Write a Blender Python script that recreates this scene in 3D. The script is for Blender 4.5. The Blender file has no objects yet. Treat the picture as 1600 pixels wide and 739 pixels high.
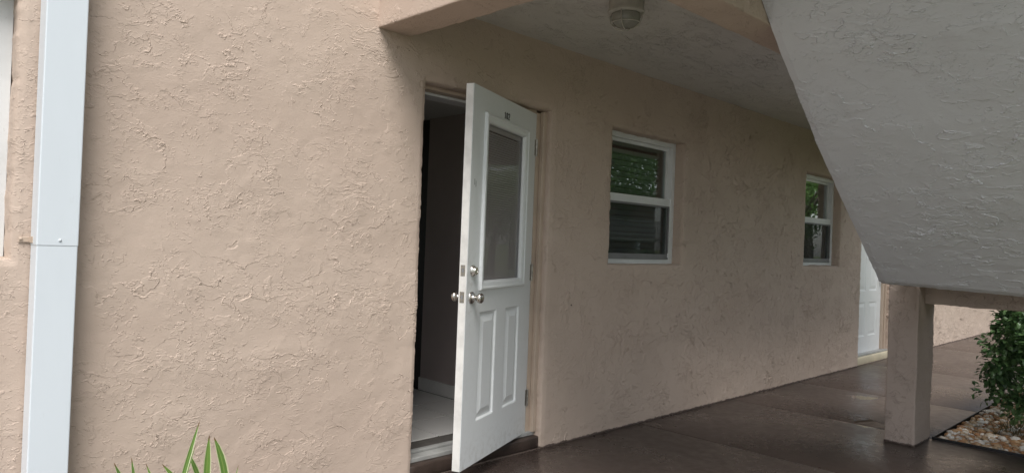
import bpy, bmesh, math, random
from mathutils import Vector, Matrix, noise

S = bpy.context.scene
COL = S.collection
R = math.radians

# ------------------------------------------------------------------ camera
cam_data = bpy.data.cameras.new("camera")
cam = bpy.data.objects.new("camera", cam_data)
COL.objects.link(cam)
yaw, pitch, roll = -0.781, 0.0085, -0.0384
F = Vector((-math.sin(yaw) * math.cos(pitch), math.cos(yaw) * math.cos(pitch), math.sin(pitch)))
Rt = Vector((math.cos(yaw), math.sin(yaw), 0))
Up = Rt.cross(F)
R2 = Rt * math.cos(roll) - Up * math.sin(roll)
U2 = Up * math.cos(roll) + Rt * math.sin(roll)
M = Matrix((R2, U2, -F)).transposed().to_4x4()
M.translation = Vector((0, -3.0795, 1.3045))
cam.matrix_world = M
cam_data.sensor_width = 36
cam_data.lens = 36 * 1114.47 / 1600
cam_data.clip_start = 0.02
cam_data.clip_end = 2000
S.camera = cam

# ------------------------------------------------------------------ world, sun, exposure
SUN_EL, SUN_DIR = 56, Vector((-0.70, -0.72, 0))      # horizontal direction towards the sun
world = bpy.data.worlds.new("World")
S.world = world
world.use_nodes = True
wn, wl = world.node_tree.nodes, world.node_tree.links
bg = wn["Background"]
sky = wn.new("ShaderNodeTexSky")
sky.sky_type = 'NISHITA'
sky.sun_disc = False
sky.sun_elevation = R(SUN_EL)
sky.sun_rotation = math.atan2(SUN_DIR.x, SUN_DIR.y)
sky.air_density = 1.0
sky.dust_density = 1.5
sky.ozone_density = 1.0
hs = wn.new("ShaderNodeHueSaturation")          # thin cloud: the blue is mostly washed out
hs.inputs["Saturation"].default_value = 0.36
wl.new(sky.outputs[0], hs.inputs["Color"])
wl.new(hs.outputs[0], bg.inputs["Color"])
bg.inputs["Strength"].default_value = 0.092
sun_d = bpy.data.lights.new("sun", 'SUN')
sun_d.energy = 1.6
sun_d.angle = R(30)
sun_d.color = (1.0, 0.975, 0.94)
sun = bpy.data.objects.new("sun", sun_d)
COL.objects.link(sun)
tosun = SUN_DIR.normalized() * math.cos(R(SUN_EL)) + Vector((0, 0, math.sin(R(SUN_EL))))
sun.rotation_euler = tosun.to_track_quat('Z', 'Y').to_euler()
S.view_settings.view_transform = 'Standard'
S.view_settings.look = 'None'
S.view_settings.exposure = 1.26
S.view_settings.gamma = 1.0

# ------------------------------------------------------------------ helpers
def link(o, parent=None):
    COL.objects.link(o)
    if parent:
        o.parent = parent
    return o

def empty(name, loc=(0, 0, 0), parent=None):
    o = bpy.data.objects.new(name, None)
    o.location = loc
    o.empty_display_size = 0.1
    return link(o, parent)

def tag(o, label=None, cat=None, group=None, kind=None):
    if label: o["label"] = label
    if cat: o["category"] = cat
    if group: o["group"] = group
    if kind: o["kind"] = kind
    return o

class MB:
    """collects faces of one mesh object"""
    def __init__(self):
        self.v, self.f = [], []
    def add(self, vs, fs):
        n = len(self.v)
        self.v += [tuple(p) for p in vs]
        self.f += [tuple(i + n for i in f) for f in fs]
    def box(self, x0, x1, y0, y1, z0, z1, b=0.0):
        if b <= 0:
            vs = [(x, y, z) for z in (z0, z1) for y in (y0, y1) for x in (x0, x1)]
            self.add(vs, [(0, 2, 3, 1), (4, 5, 7, 6), (0, 1, 5, 4), (2, 6, 7, 3), (0, 4, 6, 2), (1, 3, 7, 5)])
        else:
            bm = bmesh.new()
            bmesh.ops.create_cube(bm, size=1)
            for v in bm.verts:
                v.co = Vector(((x0 + x1) / 2 + v.co.x * (x1 - x0), (y0 + y1) / 2 + v.co.y * (y1 - y0), (z0 + z1) / 2 + v.co.z * (z1 - z0)))
            bmesh.ops.bevel(bm, geom=bm.edges[:], offset=b, segments=2, affect='EDGES', profile=0.5)
            self.bm(bm)
    def bm(self, bm):
        bm.verts.index_update()
        self.add([v.co[:] for v in bm.verts], [[v.index for v in f.verts] for f in bm.faces])
        bm.free()
    def rings(self, x0, x1, z0, z1, prof, cap=True, flip=False):
        """concentric rectangles in the xz plane; prof = [(inset, y), ...]"""
        vs, fs = [], []
        for ins, y in prof:
            vs += [(x0 + ins, y, z0 + ins), (x1 - ins, y, z0 + ins), (x1 - ins, y, z1 - ins), (x0 + ins, y, z1 - ins)]
        for k in range(len(prof) - 1):
            for i in range(4):
                j = (i + 1) % 4
                f = (4 * k + i, 4 * k + j, 4 * k + 4 + j, 4 * k + 4 + i)
                fs.append(f[::-1] if flip else f)
        if cap:
            k = 4 * (len(prof) - 1)
            f = (k, k + 1, k + 2, k + 3)
            fs.append(f[::-1] if flip else f)
        self.add(vs, fs)
    def plate(self, x0, x1, z0, z1, y0, y1, holes):
        """slab in the xz plane with rectangular through holes"""
        xs = sorted({x0, x1} | {h[0] for h in holes} | {h[1] for h in holes})
        zs = sorted({z0, z1} | {h[2] for h in holes} | {h[3] for h in holes})
        solid = {}
        for i in range(len(xs) - 1):
            for k in range(len(zs) - 1):
                cx, cz = (xs[i] + xs[i + 1]) / 2, (zs[k] + zs[k + 1]) / 2
                solid[i, k] = not any(h[0] < cx < h[1] and h[2] < cz < h[3] for h in holes)
        for (i, k), s in solid.items():
            if not s: continue
            a, b, c, d = xs[i], xs[i + 1], zs[k], zs[k + 1]
            self.add([(a, y0, c), (b, y0, c), (b, y0, d), (a, y0, d)], [(0, 1, 2, 3)])
            self.add([(a, y1, c), (b, y1, c), (b, y1, d), (a, y1, d)], [(3, 2, 1, 0)])
            if not solid.get((i - 1, k)): self.add([(a, y0, c), (a, y0, d), (a, y1, d), (a, y1, c)], [(0, 1, 2, 3)])
            if not solid.get((i + 1, k)): self.add([(b, y0, c), (b, y1, c), (b, y1, d), (b, y0, d)], [(0, 1, 2, 3)])
            if not solid.get((i, k - 1)): self.add([(a, y0, c), (a, y1, c), (b, y1, c), (b, y0, c)], [(0, 1, 2, 3)])
            if not solid.get((i, k + 1)): self.add([(a, y0, d), (b, y0, d), (b, y1, d), (a, y1, d)], [(0, 1, 2, 3)])
    def lathe(self, prof, n=24, mat=Matrix()):
        """prof = [(r, h)...] round local z"""
        vs, fs = [], []
        for r, h in prof:
            for i in range(n):
                a = 2 * math.pi * i / n
                vs.append(mat @ Vector((r * math.cos(a), r * math.sin(a), h)))
        for k in range(len(prof) - 1):
            for i in range(n):
                j = (i + 1) % n
                fs.append((k * n + i, k * n + j, (k + 1) * n + j, (k + 1) * n + i))
        fs.append(tuple(range(n))[::-1])
        fs.append(tuple((len(prof) - 1) * n + i for i in range(n)))
        self.add(vs, fs)
    def tube(self, pts, r, n=8, closed=False):
        pts = [Vector(p) for p in pts]
        vs, fs = [], []
        m = len(pts)
        for k, p in enumerate(pts):
            if closed:
                t = (pts[(k + 1) % m] - pts[k - 1]).normalized()
            else:
                t = (pts[min(k + 1, m - 1)] - pts[max(k - 1, 0)]).normalized()
            ref = Vector((0, 0, 1)) if abs(t.z) < 0.9 else Vector((1, 0, 0))
            a = t.cross(ref).normalized(); b = t.cross(a)
            rr = r[k] if isinstance(r, (list, tuple)) else r
            for i in range(n):
                q = 2 * math.pi * i / n
                vs.append(p + a * (rr * math.cos(q)) + b * (rr * math.sin(q)))
        for k in range(m if closed else m - 1):
            for i in range(n):
                j = (i + 1) % n
                k2 = (k + 1) % m
                fs.append((k * n + i, k * n + j, k2 * n + j, k2 * n + i))
        if not closed:
            fs.append(tuple(range(n))); fs.append(tuple((m - 1) * n + i for i in range(n))[::-1])
        self.add(vs, fs)
    def build(self, name, mat, parent=None, smooth=False, angle=None):
        me = bpy.data.meshes.new(name)
        me.from_pydata(self.v, [], self.f)
        bm = bmesh.new(); bm.from_mesh(me)
        bmesh.ops.remove_doubles(bm, verts=bm.verts, dist=1e-5)
        bmesh.ops.recalc_face_normals(bm, faces=bm.faces)
        if smooth or angle is not None:
            for f in bm.faces: f.smooth = True
            if angle is not None:
                for e in bm.edges:
                    if len(e.link_faces) == 2 and e.calc_face_angle(0) > R(angle): e.smooth = False
        bm.to_mesh(me); bm.free()
        me.materials.append(mat)
        return link(bpy.data.objects.new(name, me), parent)

def refine(o, n):
    sb = o.modifiers.new('refine', 'SUBSURF'); sb.subdivision_type = 'SIMPLE'; sb.levels = 0; sb.render_levels = n
    return o

# ------------------------------------------------------------------ materials
def new_mat(name):
    m = bpy.data.materials.new(name)
    m.use_nodes = True
    nt = m.node_tree
    p = nt.nodes["Principled BSDF"]
    return m, nt, p

def N(nt, t, **kw):
    n = nt.nodes.new(t)
    for k, v in kw.items():
        if k in n.inputs: n.inputs[k].default_value = v
        else: setattr(n, k, v)
    return n

def mth(nt, op, a, b=None, c=None, clamp=False):
    n = nt.nodes.new("ShaderNodeMath"); n.operation = op; n.use_clamp = clamp
    for i, x in enumerate((a, b, c)):
        if x is None: continue
        if isinstance(x, (int, float)): n.inputs[i].default_value = x
        else: nt.links.new(x, n.inputs[i])
    return n.outputs[0]

def ss(nt, x, lo, hi, a=0.0, b=1.0):
    n = nt.nodes.new("ShaderNodeMapRange"); n.interpolation_type = 'SMOOTHSTEP'
    nt.links.new(x, n.inputs["Value"])
    n.inputs["From Min"].default_value = lo; n.inputs["From Max"].default_value = hi
    n.inputs["To Min"].default_value = a; n.inputs["To Max"].default_value = b
    return n.outputs["Result"]

def noise_n(nt, vec, scale, detail=2.0, rough=0.5, dist=0.0, out="Fac"):
    n = N(nt, "ShaderNodeTexNoise", Scale=scale, Detail=detail, Roughness=rough, Distortion=dist)
    nt.links.new(vec, n.inputs["Vector"])
    return n.outputs[out]

def mixc(nt, fac, a, b, mode='MIX'):
    n = nt.nodes.new("ShaderNodeMix"); n.data_type = 'RGBA'; n.blend_type = mode
    for sock, x in ((n.inputs[0], fac), (n.inputs[6], a), (n.inputs[7], b)):
        if isinstance(x, (int, float)): sock.default_value = x
        elif isinstance(x, tuple): sock.default_value = (*x, 1) if len(x) == 3 else x
        else: nt.links.new(x, sock)
    return n.outputs[2]

def vadd(nt, a, b, scale=1.0):
    s = nt.nodes.new("ShaderNodeVectorMath"); s.operation = 'MULTIPLY_ADD'
    nt.links.new(b, s.inputs[0]); s.inputs[1].default_value = (scale,) * 3
    nt.links.new(a, s.inputs[2])
    return s.outputs[0]

def stucco(name, col, col2, amp=1.0, small=1.0, drag=False, soft=0.0, real=False, basepaint=False, stretch=(1, 1, 1), dens=1.0, rough=0.75, dirt=0.0, seed=0.0):
    """trowelled skip-coat plaster: thin overlapping patches whose torn edges stand proud"""
    m, nt, p = new_mat(name)
    tc = N(nt, "ShaderNodeTexCoord")
    mp = N(nt, "ShaderNodeMapping")
    mp.inputs["Scale"].default_value = stretch
    mp.inputs["Location"].default_value = (seed, seed * 1.7, seed * 0.6)
    nt.links.new(tc.outputs["Object"], mp.inputs["Vector"])
    P = mp.outputs[0]
    w1 = noise_n(nt, P, 9.0, 4, 0.6, 0, "Color")
    P1 = vadd(nt, P, w1, 0.16)
    w2 = noise_n(nt, P, 38.0, 3, 0.6, 0, "Color")
    P2 = vadd(nt, P1, w2, 0.022)
    h = None
    # torn patch edges at four sizes, each broken up by its own mask
    brk = ss(nt, noise_n(nt, P2, 21.0, 2, 0.5), 0.40, 0.56)
    for sc, lv, a, mk, sharp, m0 in ((3.3, 6.0, 0.0017, 2.3, 0.92, 0.43), (6.8, 5.0, 0.0016, 3.3, 0.89, 0.45), (14.5, 4.0, 0.0012 * small, 4.6, 0.85, 0.47), (31.0, 3.2, 0.0008 * small, 3.7, 0.79, 0.50)):
        n = noise_n(nt, P2, sc, 2.0, 0.55)
        t = mth(nt, 'MULTIPLY', n, lv * dens)
        fl = mth(nt, 'FLOOR', t)
        fr = mth(nt, 'FRACT', t)
        rise = ss(nt, fr, sharp - soft, 1.0)
        lip = mth(nt, 'MULTIPLY', mth(nt, 'MULTIPLY', rise, mth(nt, 'SUBTRACT', 1.0, rise)), 3.4)
        # alternate plateaux: every step goes up then down, so the sheet stays flat
        odd = mth(nt, 'PINGPONG', mth(nt, 'ADD', fl, rise), 1.0)
        e = mth(nt, 'ADD', mth(nt, 'MULTIPLY', odd, 0.55), mth(nt, 'MULTIPLY', lip, brk))
        mask = ss(nt, noise_n(nt, P, mk, 3.0, 0.6), m0, m0 + 0.15)
        e = mth(nt, 'MULTIPLY', mth(nt, 'MULTIPLY', e, mask), a * amp)
        h = e if h is None else mth(nt, 'ADD', h, e)
    # crumbs and drag marks
    cm = ss(nt, noise_n(nt, P, 5.5, 3, 0.6), 0.42, 0.64)
    cr = ss(nt, noise_n(nt, P2, 62.0, 2, 0.5), 0.56, 0.70)
    h = mth(nt, 'ADD', h, mth(nt, 'MULTIPLY', mth(nt, 'MULTIPLY', cr, cm), 0.0013 * amp))
    ml = N(nt, "ShaderNodeMapping"); ml.inputs["Rotation"].default_value = (0, R(35), 0); ml.inputs["Scale"].default_value = (2.5, 1, 26)
    nt.links.new(P1, ml.inputs[0])
    dr = ss(nt, noise_n(nt, ml.outputs[0], 3.0, 2, 0.5), 0.52, 0.62)
    dm = ss(nt, noise_n(nt, P, 3.3, 2, 0.5), 0.58, 0.68)
    h = mth(nt, 'ADD', h, mth(nt, 'MULTIPLY', mth(nt, 'MULTIPLY', dr, dm), 0.0010 * amp))
    if drag:      # beyond the door the coat is rougher and dragged up and down
        sxx = N(nt, "ShaderNodeSeparateXYZ"); nt.links.new(tc.outputs["Object"], sxx.inputs[0])
        h = mth(nt, 'MULTIPLY', h, ss(nt, sxx.outputs[0], 2.6, 6.0, 1.0, 2.5))
        mv = N(nt, "ShaderNodeMapping"); mv.inputs["Scale"].default_value = (30, 1, 3.2)
        nt.links.new(P1, mv.inputs[0])
        vv = ss(nt, noise_n(nt, mv.outputs[0], 1.0, 3, 0.6), 0.53, 0.66)
        vm = ss(nt, noise_n(nt, P, 1.9, 2, 0.5), 0.44, 0.58)
        xm = ss(nt, sxx.outputs[0], 3.2, 3.6)
        h = mth(nt, 'ADD', h, mth(nt, 'MULTIPLY', mth(nt, 'MULTIPLY', mth(nt, 'MULTIPLY', vv, vm), xm), 0.0055))
    fine = noise_n(nt, P, 150.0, 3, 0.65)
    h = mth(nt, 'ADD', h, mth(nt, 'MULTIPLY', fine, 0.0009))
    und = noise_n(nt, P, 2.2, 2, 0.5)
    h = mth(nt, 'ADD', h, mth(nt, 'MULTIPLY', und, 0.006))
    if real:
        dn = N(nt, "ShaderNodeDisplacement", Midlevel=0.003, Scale=1.0)
        nt.links.new(h, dn.inputs["Height"])
        nt.links.new(dn.outputs[0], nt.nodes["Material Output"].inputs["Displacement"])
        m.displacement_method = 'BOTH'
    else:
        b = N(nt, "ShaderNodeBump", Strength=1.0, Distance=1.0)
        nt.links.new(h, b.inputs["Height"])
        nt.links.new(b.outputs[0], p.inputs["Normal"])
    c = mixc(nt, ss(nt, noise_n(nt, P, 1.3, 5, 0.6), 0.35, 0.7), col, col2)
    sp = ss(nt, noise_n(nt, P, 120.0, 2, 0.5), 0.66, 0.74)
    c = mixc(nt, mth(nt, 'MULTIPLY', sp, 0.10), c, (0.16, 0.12, 0.09))
    if dirt > 0:
        d = ss(nt, noise_n(nt, P2, 34.0, 4, 0.65), 0.60, 0.70)
        dm = ss(nt, noise_n(nt, P, 1.8, 3, 0.6), 0.45, 0.65)
        c = mixc(nt, mth(nt, 'MULTIPLY', mth(nt, 'MULTIPLY', d, dm), dirt), c, (0.13, 0.10, 0.08))
    if basepaint:     # brown floor paint brushed a little way up the foot
        sz = N(nt, "ShaderNodeSeparateXYZ"); nt.links.new(tc.outputs["Object"], sz.inputs[0])
        zz = mth(nt, 'ADD', sz.outputs[2], mth(nt, 'MULTIPLY', noise_n(nt, tc.outputs["Object"], 16.0, 4, 0.6), -0.030))
        c = mixc(nt, ss(nt, zz, -0.006, -0.001, 0.9, 0.0), c, (0.070, 0.050, 0.042))
    nt.links.new(c, p.inputs["Base Color"])
    p.inputs["Roughness"].default_value = rough
    p.inputs["Specular IOR Level"].default_value = 0.3
    return m

def paint(name, col, rough=0.4, var=0.06, scale=6.0, bump=0.0, spots=0.0, spotcol=(0.25, 0.2, 0.15), metallic=0.0, streak=None):
    m, nt, p = new_mat(name)
    tc = N(nt, "ShaderNodeTexCoord")
    P = tc.outputs["Object"]
    if streak:
        mp = N(nt, "ShaderNodeMapping"); mp.inputs["Scale"].default_value = streak
        nt.links.new(P, mp.inputs[0]); P = mp.outputs[0]
    n = noise_n(nt, P, scale, 5, 0.6)
    dark = tuple(max(0, x * (1 - var * 2)) for x in col)
    c = mixc(nt, ss(nt, n, 0.35, 0.68), dark, col)
    if spots:
        s = ss(nt, noise_n(nt, P, scale * 14, 4, 0.7), 0.63, 0.70)
        c = mixc(nt, mth(nt, 'MULTIPLY', s, spots), c, spotcol)
    nt.links.new(c, p.inputs["Base Color"])
    nt.links.new(ss(nt, noise_n(nt, P, scale * 3, 3, 0.6), 0.3, 0.7, rough * 0.94, min(1, rough * 1.06)), p.inputs["Roughness"])
    p.inputs["Metallic"].default_value = metallic
    if bump:
        b = N(nt, "ShaderNodeBump", Strength=1.0, Distance=bump)
        nt.links.new(noise_n(nt, P, scale * 20, 3, 0.6), b.inputs["Height"])
        nt.links.new(b.outputs[0], p.inputs["Normal"])
    return m

def glass(name, gain=2.6, tint=(0.8, 0.86, 0.84), rough=0.0):
    m, nt, p = new_mat(name)
    nt.nodes.remove(p)
    out = nt.nodes["Material Output"]
    tr = N(nt, "ShaderNodeBsdfTransparent"); tr.inputs[0].default_value = (*tint, 1)
    gl = N(nt, "ShaderNodeBsdfGlossy"); gl.inputs["Roughness"].default_value = rough
    lw = N(nt, "ShaderNodeLayerWeight", Blend=0.5)
    fr = mth(nt, 'ADD', mth(nt, 'MULTIPLY', mth(nt, 'POWER', lw.outputs["Facing"], 5.0), 0.96), 0.04)   # Schlick, the same from both sides
    # old float glass is never quite flat
    tc = N(nt, "ShaderNodeTexCoord")
    b = N(nt, "ShaderNodeBump", Strength=1.0, Distance=0.0003)
    nt.links.new(noise_n(nt, tc.outputs["Object"], 3.0, 1, 0.5), b.inputs["Height"])
    nt.links.new(b.outputs[0], gl.inputs["Normal"])
    mx = N(nt, "ShaderNodeMixShader")
    nt.links.new(mth(nt, 'MULTIPLY', fr, gain, clamp=True), mx.inputs[0])
    nt.links.new(tr.outputs[0], mx.inputs[1]); nt.links.new(gl.outputs[0], mx.inputs[2])
    nt.links.new(mx.outputs[0], out.inputs[0])
    return m

BEIGE, BEIGE2 = (0.525, 0.421, 0.348), (0.495, 0.391, 0.322)
M_wall = stucco("stucco_beige", BEIGE, BEIGE2, amp=1.7, small=0.9, stretch=(0.85, 1, 1.1), dirt=0.18, drag=True, real=True, basepaint=True)
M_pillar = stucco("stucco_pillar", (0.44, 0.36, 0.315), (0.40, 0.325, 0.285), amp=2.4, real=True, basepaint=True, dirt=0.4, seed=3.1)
M_beam = stucco("stucco_beam", BEIGE, BEIGE2, amp=1.8, real=True, seed=6.3, dirt=0.1)
M_ceil = stucco("stucco_ceiling", (0.60, 0.575, 0.53), (0.56, 0.535, 0.50), amp=3.6, soft=0.05, stretch=(0.6, 1.2, 1), seed=9.4)
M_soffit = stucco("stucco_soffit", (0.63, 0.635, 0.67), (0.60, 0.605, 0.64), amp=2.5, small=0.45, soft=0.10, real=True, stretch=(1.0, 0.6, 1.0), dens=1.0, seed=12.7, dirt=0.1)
M_white = paint("door_paint", (0.755, 0.775, 0.78), 0.32, 0.012, 1.5, spots=0.05)
def door_wear(m):
    nt = m.node_tree; p = nt.nodes["Principled BSDF"]
    src = p.inputs["Base Color"].links[0].from_socket
    tc = N(nt, "ShaderNodeTexCoord"); P = tc.outputs["Object"]
    sx = N(nt, "ShaderNodeSeparateXYZ"); nt.links.new(P, sx.inputs[0])
    dx = mth(nt, 'DIVIDE', mth(nt, 'SUBTRACT', sx.outputs[0], 0.86), 0.11)
    dz = mth(nt, 'DIVIDE', mth(nt, 'SUBTRACT', sx.outputs[2], 0.93), 0.26)
    d = mth(nt, 'SQRT', mth(nt, 'ADD', mth(nt, 'MULTIPLY', dx, dx), mth(nt, 'MULTIPLY', dz, dz)))
    hand = ss(nt, d, 0.2, 1.3, 0.8, 0.0)
    foot = ss(nt, sx.outputs[2], 0.0, 0.22, 0.7, 0.0)
    ms = mth(nt, 'MAXIMUM', mth(nt, 'MAXIMUM', hand, foot), 0.10)
    n = ss(nt, noise_n(nt, P, 26.0, 5, 0.7), 0.42, 0.72)
    mp = N(nt, "ShaderNodeMapping"); mp.inputs["Scale"].default_value = (60, 60, 5); nt.links.new(P, mp.inputs[0])
    st = ss(nt, noise_n(nt, mp.outputs[0], 1.0, 3, 0.6), 0.60, 0.72)
    g = mth(nt, 'MULTIPLY', mth(nt, 'MAXIMUM', n, mth(nt, 'MULTIPLY', st, 0.8)), mth(nt, 'MULTIPLY', ms, 0.55))
    nt.links.new(mixc(nt, g, src, (0.38, 0.35, 0.31)), p.inputs["Base Color"])
door_wear(M_white)
M_edge = paint("worn_door_edge", (0.74, 0.73, 0.70), 0.45, 0.10, 9.0, spots=0.5, spotcol=(0.38, 0.33, 0.27))
M_vinyl = paint("window_vinyl", (0.72, 0.73, 0.73), 0.35, 0.05, 5.0, spots=0.25, spotcol=(0.3, 0.27, 0.22))
M_spout = paint("downspout_paint", (0.68, 0.73, 0.775), 0.35, 0.02, 1.2, streak=(2, 2, 0.5), spots=0.05)
M_grey = paint("grey_screen_frame", (0.20, 0.20, 0.205), 0.5, 0.08, 6.0)
M_nickel = paint("satin_nickel", (0.60, 0.57, 0.53), 0.24, 0.05, 20.0, metallic=1.0)
M_steel = paint("hinge_steel", (0.50, 0.47, 0.43), 0.4, 0.2, 30.0, metallic=1.0, spots=0.5, spotcol=(0.18, 0.09, 0.04))
M_trim = paint("beige_trim_paint", (0.515, 0.41, 0.325), 0.5, 0.06, 5.0, spots=0.25, bump=0.001)
M_alu = paint("aluminium_sill", (0.36, 0.36, 0.345), 0.4, 0.12, 10.0, spots=0.35)
M_step = paint("brown_step_paint", (0.060, 0.042, 0.034), 0.35, 0.2, 7.0, bump=0.002, spots=0.15, spotcol=(0.2, 0.16, 0.13))
M_cream = paint("cream_step_paint", (0.66, 0.58, 0.42), 0.5, 0.08, 5.0)
M_room = paint("room_wall_paint", (0.50, 0.42, 0.395), 0.7, 0.05, 2.0)
M_darkgap = paint("dark_stained_wood", (0.030, 0.022, 0.018), 0.6, 0.1, 6.0)
M_roomceil = paint("room_ceiling_paint", (0.62, 0.61, 0.58), 0.8, 0.03, 2.0)
M_base = paint("baseboard_paint", (0.78, 0.76, 0.73), 0.4, 0.05, 4.0)
M_tile = paint("floor_tile_glaze", (0.66, 0.645, 0.62), 0.3, 0.01, 1.5)
M_jointfill = paint("joint_filler", (0.016, 0.013, 0.012), 0.8, 0.1, 20.0)
M_grout = paint("tile_grout", (0.10, 0.09, 0.08), 0.9, 0.1, 20.0)
M_blind = paint("blind_slats", (0.58, 0.56, 0.55), 0.5, 0.03, 4.0)
M_glass = glass("window_glass", 3.0)
M_wblind = paint("window_blind_slats", (0.48, 0.48, 0.46), 0.5, 0.03, 4.0)
M_dglass = glass("door_glass", 0.42, (0.88, 0.87, 0.87))
M_black = paint("black_plastic", (0.012, 0.012, 0.013), 0.4, 0.1, 10.0)
M_lampwhite = paint("old_white_enamel", (0.50, 0.48, 0.42), 0.45, 0.12, 14.0, spots=0.4, spotcol=(0.20, 0.10, 0.05))
M_digit = paint("number_bronze", (0.05, 0.045, 0.035), 0.4, 0.1, 30.0)

def lampglass():
    m, nt, p = new_mat("ribbed_lamp_glass")
    p.inputs["Base Color"].default_value = (0.42, 0.42, 0.37, 1)
    p.inputs["Roughness"].default_value = 0.15
    p.inputs["Transmission Weight"].default_value = 0.45
    tc = N(nt, "ShaderNodeTexCoord")
    b = N(nt, "ShaderNodeBump", Strength=0.6, Distance=0.004)
    nt.links.new(noise_n(nt, tc.outputs["Object"], 40, 2, 0.5), b.inputs["Height"])
    nt.links.new(b.outputs[0], p.inputs["Normal"])
    return m
M_lampglass = lampglass()

def screen_mat():
    m, nt, p = new_mat("insect_screen")
    p.inputs["Base Color"].default_value = (0.02, 0.022, 0.022, 1)
    p.inputs["Roughness"].default_value = 0.8
    out = nt.nodes["Material Output"]
    tr = N(nt, "ShaderNodeBsdfTransparent")
    mx = N(nt, "ShaderNodeMixShader"); mx.inputs[0].default_value = 0.45
    nt.links.new(tr.outputs[0], mx.inputs[1]); nt.links.new(p.outputs[0], mx.inputs[2])
    nt.links.new(mx.outputs[0], out.inputs[0])
    return m
M_screen = screen_mat()

def floor_mat():
    m, nt, p = new_mat("wet_brown_concrete")
    tc = N(nt, "ShaderNodeTexCoord"); P = tc.outputs["Object"]
    big = noise_n(nt, P, 0.9, 5, 0.6)
    mp = N(nt, "ShaderNodeMapping"); mp.inputs["Scale"].default_value = (2.2, 0.7, 1)
    mp.inputs["Rotation"].default_value = (0, 0, R(-20))
    nt.links.new(P, mp.inputs[0])
    st = noise_n(nt, mp.outputs[0], 3.0, 6, 0.65, 0.6)
    c = mixc(nt, ss(nt, big, 0.3, 0.7), (0.064, 0.047, 0.040), (0.080, 0.059, 0.050))
    c = mixc(nt, ss(nt, st, 0.45, 0.7, 0, 0.18), c, (0.038, 0.029, 0.026))
    sp = ss(nt, noise_n(nt, P, 90, 3, 0.6), 0.66, 0.72)
    c = mixc(nt, mth(nt, 'MULTIPLY', sp, 0.25), c, (0.15, 0.12, 0.10))
    # puddles: two named ones by the pillar and a few noise ones
    wv = vadd(nt, P, noise_n(nt, P, 5.0, 4, 0.6, 0, "Color"), 0.55)
    pud = None
    sx = N(nt, "ShaderNodeSeparateXYZ"); nt.links.new(wv, sx.inputs[0])
    for cx, cy, rx, ry in ((6.98, -0.72, 0.13, 0.10), (5.95, -1.05, 0.10, 0.20), (6.02, -1.32, 0.09, 0.12)):
        dx = mth(nt, 'DIVIDE', mth(nt, 'SUBTRACT', sx.outputs[0], cx + 0.275), rx)
        dy = mth(nt, 'DIVIDE', mth(nt, 'SUBTRACT', sx.outputs[1], cy + 0.275), ry)
        d = mth(nt, 'SQRT', mth(nt, 'ADD', mth(nt, 'MULTIPLY', dx, dx), mth(nt, 'MULTIPLY', dy, dy)))
        q = ss(nt, d, 0.8, 1.1, 1.0, 0.0)
        pud = q if pud is None else mth(nt, 'MAXIMUM', pud, q)
    damp = ss(nt, noise_n(nt, P, 1.1, 4, 0.6, 0.5), 0.42, 0.62)
    rgh = mth(nt, 'SUBTRACT', 0.31, mth(nt, 'MULTIPLY', damp, 0.11))
    rgh = mth(nt, 'ADD', rgh, mth(nt, 'MULTIPLY', ss(nt, noise_n(nt, P, 14, 4, 0.6), 0.3, 0.7), 0.10))
    inv = mth(nt, 'SUBTRACT', 1.0, pud)
    rgh = mth(nt, 'MULTIPLY', rgh, inv)
    nt.links.new(mth(nt, 'ADD', rgh, 0.015), p.inputs["Roughness"])
    c = mixc(nt, mth(nt, 'MULTIPLY', damp, 0.15), c, (0.030, 0.024, 0.022))
    nt.links.new(c, p.inputs["Base Color"])
    hh = mth(nt, 'ADD', mth(nt, 'MULTIPLY', noise_n(nt, P, 60, 4, 0.6), 0.0007), mth(nt, 'MULTIPLY', noise_n(nt, P, 6, 3, 0.6), 0.0028))
    b = N(nt, "ShaderNodeBump", Strength=1.0, Distance=1.0)
    nt.links.new(mth(nt, 'MULTIPLY', hh, inv), b.inputs["Height"])
    nt.links.new(b.outputs[0], p.inputs["Normal"])
    return m
M_floor = floor_mat()

def ground_mat(name, a, b_, scale, bump=0.02):
    m, nt, p = new_mat(name)
    tc = N(nt, "ShaderNodeTexCoord"); P = tc.outputs["Object"]
    c = mixc(nt, ss(nt, noise_n(nt, P, scale, 6, 0.65), 0.35, 0.65), a, b_)
    nt.links.new(c, p.inputs["Base Color"])
    p.inputs["Roughness"].default_value = 0.95
    bp = N(nt, "ShaderNodeBump", Strength=0.8, Distance=bump)
    nt.links.new(noise_n(nt, P, scale * 6, 5, 0.7), bp.inputs["Height"])
    nt.links.new(bp.outputs[0], p.inputs["Normal"])
    return m
M_lawn = ground_mat("lawn_grass", (0.075, 0.11, 0.035), (0.13, 0.15, 0.06), 4)
M_soil = ground_mat("bed_soil", (0.05, 0.035, 0.025), (0.11, 0.075, 0.05), 9, 0.03)

M_bounce = ground_mat("path_concrete", (0.20, 0.195, 0.185), (0.27, 0.265, 0.25), 3, 0.003)

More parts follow.
